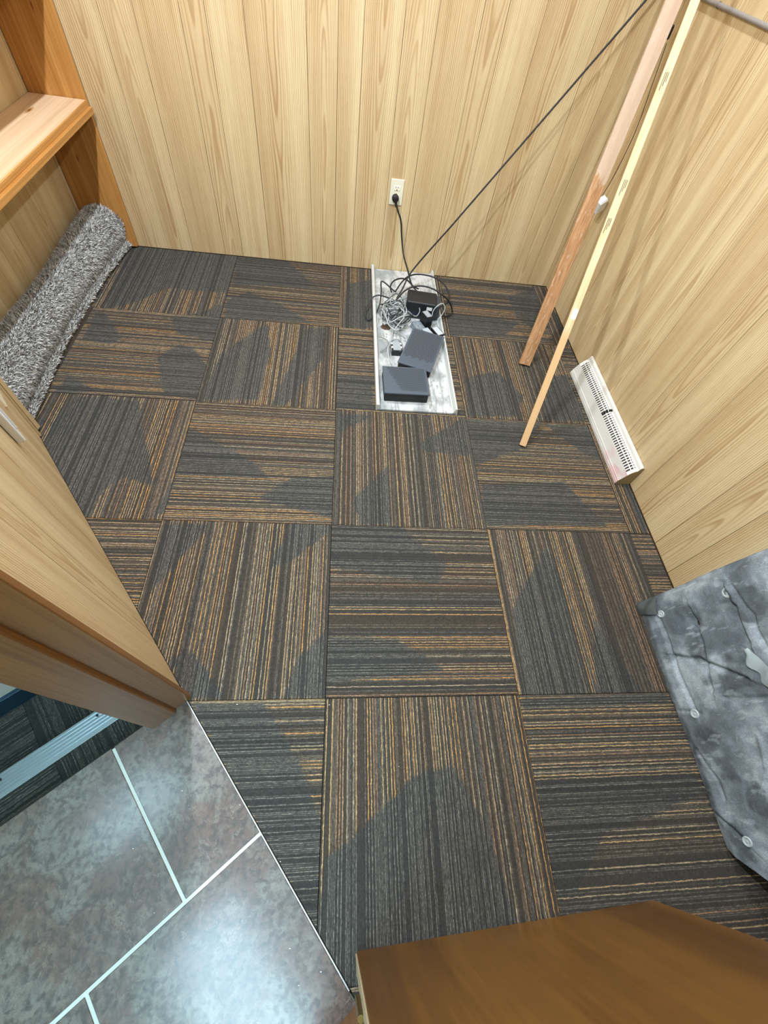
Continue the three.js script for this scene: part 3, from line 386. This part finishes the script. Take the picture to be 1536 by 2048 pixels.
// ---------------------------------------------------------------- sticks in the corner, hanging box, conduit
{
  const wtx = (a, b, s, extra) => new THREE.MeshStandardMaterial({ roughness: 0.7, map: texture(128, 1024, (u, v) => { let t = 0.5 * fbm(u * 5, v * 20, s) + 0.5 * noise(u * 22, v * 60, s + 1); let c = mix3(a, b, sm(0.25, 0.8, t)); return extra ? extra(c, u, v) : c; }) });
  const brown = wtx([194, 150, 106], [164, 118, 76], 601, (c, u, v) => mix3(mix3(c, [204, 186, 168], sm(0.62, 0.8, fbm(u * 8, v * 90, 604)) * 0.6), [202, 184, 164], 0.75 * sm(0.355, 0.37, v + 0.05 * (fbm(u * 6, v * 60, 606) - 0.5))));
  const pale = wtx([224, 204, 160], [206, 176, 128], 611, (c, u, v) => { let q = mix3(c, [206, 162, 112], 0.7 * (1 - sm(0.19, 0.215, v + 0.01 * noise(u * 5, 3, 5)))); if (Math.abs(v - 0.228) < 0.006 + 0.003 * noise(u * 9, 2, 4) && u > 0.25) q = [238, 232, 222]; return q; });
  const board = (name, label, A, B, w, d, ac, m) => { const o = thing(name, label, 'wood stick', A.clone()); const q = beam(A, B, w, d, ac); const g = q.g, p = g.getAttribute('position'), uv = g.getAttribute('uv'); for (let e = 0; e < p.count; e++) uv.setXY(e, p.getX(e) / w + 0.5, p.getY(e) / q.L + 0.5); g.applyMatrix4(q.m).translate(-A.x, -A.y, -A.z); mesh('stick', g, m, o); return { o, q }; };
  board('brown_board', 'brown painted wooden board leaning into the corner', V(1.616, 0.012, -2.672), V(2.055, 3.3, -3.93), 0.058, 0.019, new THREE.Vector3(1, 0, 0.2), brown);
  const A = V(1.395, 0.01, -1.728), B = V(2.105, 3.3, -3.955), st = board('pale_stick', 'long pale pine stick leaning across the right wall with pencil marks', A, B, 0.029, 0.019, new THREE.Vector3(1, 0, 0.5), pale);
  // pencil scribbles drawn on the face of the stick
  const pm = mat(0x2c2a22, 0.9);
  for (const [f, dx] of [[0.53, 0], [0.405, 0.002], [0.355, -0.002]]) for (let k = 0; k < 3; k++) { const g = rbox(0.0018, 0.05 - 0.012 * k, 0.0006, 0.0002, dx + (k - 1) * 0.005, (f - 0.5) * st.q.L + k * 0.006, 0.0099).rotateZ(0); g.applyMatrix4(st.q.m).translate(-A.x, -A.y, -A.z); mesh('pencil_mark', g, pm, st.o); }
  const bx = thing('hanging_box', 'small white plastic box hanging on thin wires in the corner', 'sensor box', V(2.085, 0.925, -3.56), 0.5);
  bx.rotation.set(0.25, 0.55, 0.25);
  mesh('case', rbox(0.05, 0.06, 0.032, 0.003), mat(0xe4e4e0, 0.45), bx); mesh('lid', rbox(0.046, 0.052, 0.004, 0.0015, 0, 0, 0.0175), mat(0xf0f0ec, 0.4), bx);
  const wr = thing('thin_wires', 'pair of thin wires rising from the white hanging box', 'wire');
  mesh('wire', tube([[2.07, 0.965, -3.60], [2.08, 1.229, -3.66], [2.095, 1.558, -3.70], [2.105, 1.80, -3.73], [2.12, 2.1, -3.76]], 0.0012), mat(0x8b8f70, 0.6), wr);
  mesh('wire', tube([[2.08, 0.965, -3.58], [2.09, 1.15, -3.56], [2.10, 1.40, -3.58], [2.105, 1.62, -3.66], [2.105, 1.80, -3.72]], 0.0016), mat(0x2a2a26, 0.6), wr);
  mesh('connector', new THREE.CapsuleGeometry(0.006, 0.03, 4, 10), BLACK, wr, V(2.10, 1.85, -3.73), [0.15, 0, 0.1]);
  const cd = thing('wall_conduit', 'grey round conduit running level along the right wall', 'conduit', V(2.142, 2.015, -2.2));
  mesh('pipe', new THREE.CylinderGeometry(0.007, 0.007, 3.5 * T, 20).rotateX(Math.PI / 2), mat(0x8d8884, 0.5), cd);
  for (const z of [-1.2, 0.2, 1.3]) mesh('strap', new THREE.TorusGeometry(0.0076, 0.0016, 8, 20).translate(0, 0, z * T), mat(0x8c8a88, 0.4, { metalness: 0.6 }), cd);
}

// ---------------------------------------------------------------- grey padded panel leaning on the right wall
{
  const pd = thing('padded_panel', 'grey fabric-covered padded panel with clear plastic buttons leaning on the right wall', 'padded panel', V(1.837, 0, 0));
  const ex = new THREE.Vector3(0.2326, 0.9726, 0), nn = new THREE.Vector3(-0.9726, 0.2326, 0);
  const CR = [
    [[-0.368,0.308,-0.292,0.297,-0.197,0.302,-0.122,0.292,-0.033,0.266,0.033,0.257], 0.006, 0.007, 0.003],
    [[-0.169,0.124,-0.134,0.205,-0.124,0.258,-0.1,0.28,-0.03,0.381,0.016,0.439], 0.006, 0.008, 0.006],
    [[-0.377,0.119,-0.279,0.12,-0.172,0.12,-0.076,0.113,0.023,0.118,0.096,0.123], 0.007, 0.008, -0.005],
    [[-0.374,0.52,-0.327,0.515,-0.3,0.531,-0.249,0.519,-0.192,0.516,-0.124,0.514], 0.005, 0.008, 0.007],
    [[-0.398,0.549,-0.289,0.562,-0.243,0.576,-0.179,0.56,-0.091,0.566], 0.008, 0.009, -0.006],
    [[0.075,0.298,0.088,0.381,0.099,0.481], 0.005, 0.008, 0],
    [[0.123,0.148,0.1,0.058,0.096,0.03], 0.004, 0.008, 0],
    [[0.242,0.368,0.288,0.363,0.361,0.347], -0.004, 0.01, 0],
    [[0.541,0.028,0.596,0.094,0.636,0.127], 0.006, 0.01, 0.004],
    [[0.277,0.05,0.37,0.089,0.409,0.109,0.479,0.105], 0.004, 0.008, 0],
    [[0.578,0.155,0.527,0.205,0.468,0.279,0.404,0.331], -0.003, 0.01, 0.004],
    [[-0.518,0.034,-0.514,0.144,-0.517,0.288,-0.474,0.42,-0.431,0.526,-0.49,0.633,-0.512,0.78], 0.004, 0.012, 0]];
  const segd = (P, z, s) => { let best = 9, side = 0; for (let i = 0; i + 3 < P.length; i += 2) { const ax = P[i], ay = P[i + 1], bx = P[i + 2] - ax, by = P[i + 3] - ay, l = bx * bx + by * by, t = Math.max(0, Math.min(1, ((z - ax) * bx + (s - ay) * by) / l)), dx = z - ax - t * bx, dy = s - ay - t * by, d = Math.hypot(dx, dy); if (d < best) { best = d; side = Math.sign(bx * dy - by * dx); } } return [best, side]; };
  const height = (z, s) => {
    let h = 0.012 * (fbm(z * 4, s * 4, 701, 4) - 0.5) + 0.003 * (fbm(z * 30, s * 30, 705, 3) - 0.5);
    for (const [P, dep, w, step] of CR) { const [d, sd] = segd(P, z, s); if (d < 0.12) { h -= dep * Math.exp(-((d / w) ** 2)); h += step * (sd > 0 ? 1 : 0) * Math.exp(-((d / 0.05) ** 2)) * sm(0, 0.006, d); } }
    const r = Math.hypot(z + 0.296, s - 0.292); h -= 0.02 * Math.exp(-((r / 0.035) ** 2)) + 0.006 * Math.exp(-((r / 0.1) ** 2));
    const e = Math.min(z + 0.51, s + 0.01, 0.95 - z); return h - 0.018 * (1 - sm(0, 0.07, e));
  };
  const NZ = 260, NS = 240, z0 = -0.51, z1 = 0.95, S1 = 0.98, pos = [], uv = [], ind = [], th = 0.028;
  const place = (z, s, h) => ex.clone().multiplyScalar(s * T).add(nn.clone().multiplyScalar(h)).add(new THREE.Vector3(0, 0, z * T));
  for (let j = 0; j <= NS; j++) for (let i = 0; i <= NZ; i++) { const z = z0 + (z1 - z0) * i / NZ, b = Math.max(0.004, (z - 0.668) * 1.6), s = b + (S1 - b) * j / NS, edge = Math.min(i, NZ - i, j, NS - j) === 0, wob = 0.006 * (noise(z * 12, 3, 9) - 0.5) * (j === 0 ? 1 : 0); const p = place(z, s + wob, height(z, s)); pos.push(p.x, p.y, p.z); uv.push((z + 0.6) / 1.7, (s + 0.05) / 1.7); }
  const W = NZ + 1; for (let j = 0; j < NS; j++) for (let i = 0; i < NZ; i++) { const a = j * W + i, b = a + 1, c = a + W, d = c + 1; ind.push(a, b, c, b, d, c); }
  // back sheet and rim
  const rim = []; for (let i = 0; i <= NZ; i++) rim.push(i); for (let j = 1; j <= NS; j++) rim.push(j * W + NZ); for (let i = NZ - 1; i >= 0; i--) rim.push(NS * W + i); for (let j = NS - 1; j > 0; j--) rim.push(j * W);
  const b0 = pos.length / 3; for (const k of rim) { pos.push(pos[3 * k] - nn.x * th, pos[3 * k + 1] - nn.y * th, pos[3 * k + 2]); uv.push(uv[2 * k] + 0.02, uv[2 * k + 1] + 0.02); }
  for (let q = 0; q < rim.length; q++) { const r = (q + 1) % rim.length; ind.push(rim[q], b0 + q, rim[r], rim[r], b0 + q, b0 + r); }
  const g = new THREE.BufferGeometry(); g.setAttribute('position', new THREE.Float32BufferAttribute(pos, 3)); g.setAttribute('uv', new THREE.Float32BufferAttribute(uv, 2)); g.setIndex(ind); g.computeVertexNormals();
  const cloth = texture(1024, 1024, (u, v) => {
    const a = fbm(u * 13, v * 13, 711, 6), b = fbm(u * 40 + a * 4, v * 40, 712, 4), w = hash(Math.floor(u * 1024), Math.floor(v * 1024), 3), str = sm(0.66, 0.76, fbm(u * 60, v * 22, 713, 3)), dark = sm(0.56, 0.72, fbm(u * 11 + 3, v * 11, 714, 5)), lint = noise(u * 170, v * 170, 715) > 0.94 ? 1 : 0;
    let c = mix3([88, 96, 102], [160, 171, 176], sm(0.25, 0.75, a)); c = mix3(c, [56, 62, 66], dark * 0.65); c = mix3(c, [104, 114, 120], sm(0.4, 0.7, b) * 0.4); c = mix3(c, [186, 196, 200], str * 0.35 + lint * 0.3); return c.map(q => q * (0.86 + 0.28 * w));
  });
  const cm = new THREE.MeshStandardMaterial({ map: cloth, roughness: 0.8, side: THREE.DoubleSide });
  mesh('cover_fabric', g, cm, pd);
  const bk = new THREE.Mesh(sweep([[-0.50 * T, 0.02], [0.66 * T, 0.02], [0.93 * T, 0.45 * T], [0.93 * T, 0.96 * T], [-0.50 * T, 0.96 * T]], 0.012), mat(0x3a3028, 0.9)); bk.name = 'backing_board'; bk.castShadow = bk.receiveShadow = true;
  bk.matrixAutoUpdate = true; { const m = new THREE.Matrix4().makeBasis(new THREE.Vector3(0, 0, 1), ex, nn).setPosition(nn.clone().multiplyScalar(-0.042)); bk.applyMatrix4(m); } pd.add(bk);
  const wm = new THREE.MeshPhysicalMaterial({ color: 0xd6e2e2, roughness: 0.25, transmission: 0.35, thickness: 0 });
  for (const [z, s, r] of [[-0.392, 0.141, 0.0125], [-0.376, 0.519, 0.0165], [0.122, 0.119, 0.0135], [0.635, 0.137, 0.0125]]) {
    const w = mesh('plastic_button', new THREE.LatheGeometry([[0, 0.003], [0.15, 0.003], [0.28, 0.0012], [0.5, 0.0012], [0.72, 0.0035], [0.92, 0.0035], [1, 0]].map(q => new THREE.Vector2(q[0] * r, q[1])), 28), wm, pd, place(z, s, height(z, s) + 0.0015)); w.quaternion.setFromUnitVectors(new THREE.Vector3(0, 1, 0), nn); w.userData.label = 'clear plastic button';
  }
  const strip = (name, P, lift, curl, m) => { const q = [], id = [], u2 = [], N = 24; for (let i = 0; i <= N; i++) { const f = i / N; for (let k = 0; k <= 4; k++) { const w = k / 4, a = P(f), z = a[0] + (a[2] - a[0]) * w, s = a[1] + (a[3] - a[1]) * w, p = place(z, s, height(z, s) + lift + curl * Math.sin(w * Math.PI * 0.8) + 0.004 * Math.sin(f * 9 + w * 3)); q.push(p.x, p.y, p.z); u2.push(z, s); } } for (let i = 0; i < N; i++) for (let k = 0; k < 4; k++) { const a = i * 5 + k; id.push(a, a + 1, a + 5, a + 1, a + 6, a + 5); } const gg = new THREE.BufferGeometry(); gg.setAttribute('position', new THREE.Float32BufferAttribute(q, 3)); gg.setAttribute('uv', new THREE.Float32BufferAttribute(u2, 2)); gg.setIndex(id); gg.computeVertexNormals(); return mesh(name, gg, m, pd); };
  const lightCloth = new THREE.MeshStandardMaterial({ color: 0x9eabac, roughness: 0.75, side: THREE.DoubleSide });
  strip('torn_flap', f => [-0.094 + 0.21 * f, 0.475 + 0.06 * f + 0.010 * Math.sin(f * 17) - 0.014 * sm(0, 0.15, f), -0.109 + 0.22 * f, 0.505 + 0.10 * f], 0.006, 0.005, lightCloth);
  strip('folded_corner', f => [-0.508 + 0.02 * f, 0.0 + 0.15 * f, -0.43 + 0.04 * f, 0.01 + 0.12 * f], 0.004, 0.006, new THREE.MeshStandardMaterial({ color: 0x4c5250, roughness: 0.85, side: THREE.DoubleSide }));
}

// ---------------------------------------------------------------- crumbs of white lint on the floor
{
  const parts = []; for (const [x, z, r] of [[-0.42, 0.02, 3], [0.02, 0.03, 3], [-0.6, 0.36, 3], [-0.35, 0.42, 2.5], [-0.16, 0.62, 2.5], [-0.1, 0.88, 3], [0.02, 0.95, 3], [-0.75, 0.55, 3], [-0.62, 0.75, 2], [-0.06, 0.98, 2.5], [-0.43, 0.92, 2], [0.35, 0.3, 2], [-0.05, -0.9, 2], [0.9, -0.35, 2]]) { const g = new THREE.IcosahedronGeometry(0.001 * r * 0.5, 0).scale(1.3, 0.5, 0.8).translate(x * T, 0.0035, z * T); parts.push(g); }
  const l = mesh('lint_flecks', mergeGeometries(parts), mat(0xe4e6e2, 0.9), scene); l.userData = { label: 'tiny white lint flecks scattered on landing and carpet', category: 'lint', kind: 'stuff' };
}

// ---------------------------------------------------------------- things on the slanting wall
{
  const w = thing('plastic_wand', 'white tapered plastic wand hanging on the slanting wall', 'wand', slant(-1.262, 0.655, -0.012), SL);
  const s = new THREE.Shape(); s.moveTo(-0.005, 0); s.quadraticCurveTo(0, -0.006, 0.005, 0); s.lineTo(0.026, 0.16); s.lineTo(0.026, 0.36); s.lineTo(-0.026, 0.36); s.lineTo(-0.026, 0.16); s.closePath();
  mesh('grip', new THREE.ExtrudeGeometry(s, { depth: 0.012, bevelEnabled: true, bevelThickness: 0.004, bevelSize: 0.003, bevelSegments: 2 }).translate(0, 0, -0.012), mat(0xeef1ee, 0.35), w);
  mesh('rib', rbox(0.005, 0.3, 0.004, 0.0015, 0, 0.19, -0.018), mat(0xd4dde0, 0.35), w);
  const c = thing('wall_plate', 'cream wall plate at the far end of the slanting wall', 'wall plate', slant(-1.76, 0.60, -0.008), SL);
  mesh('cover_plate', rbox(0.07, 0.115, 0.008, 0.003), mat(0xe8dfbe, 0.45), c); mesh('toggle', rbox(0.01, 0.024, 0.012, 0.002, 0, 0, -0.008), mat(0xf0e9cf, 0.4), c);
}
renderer.render(scene, camera);
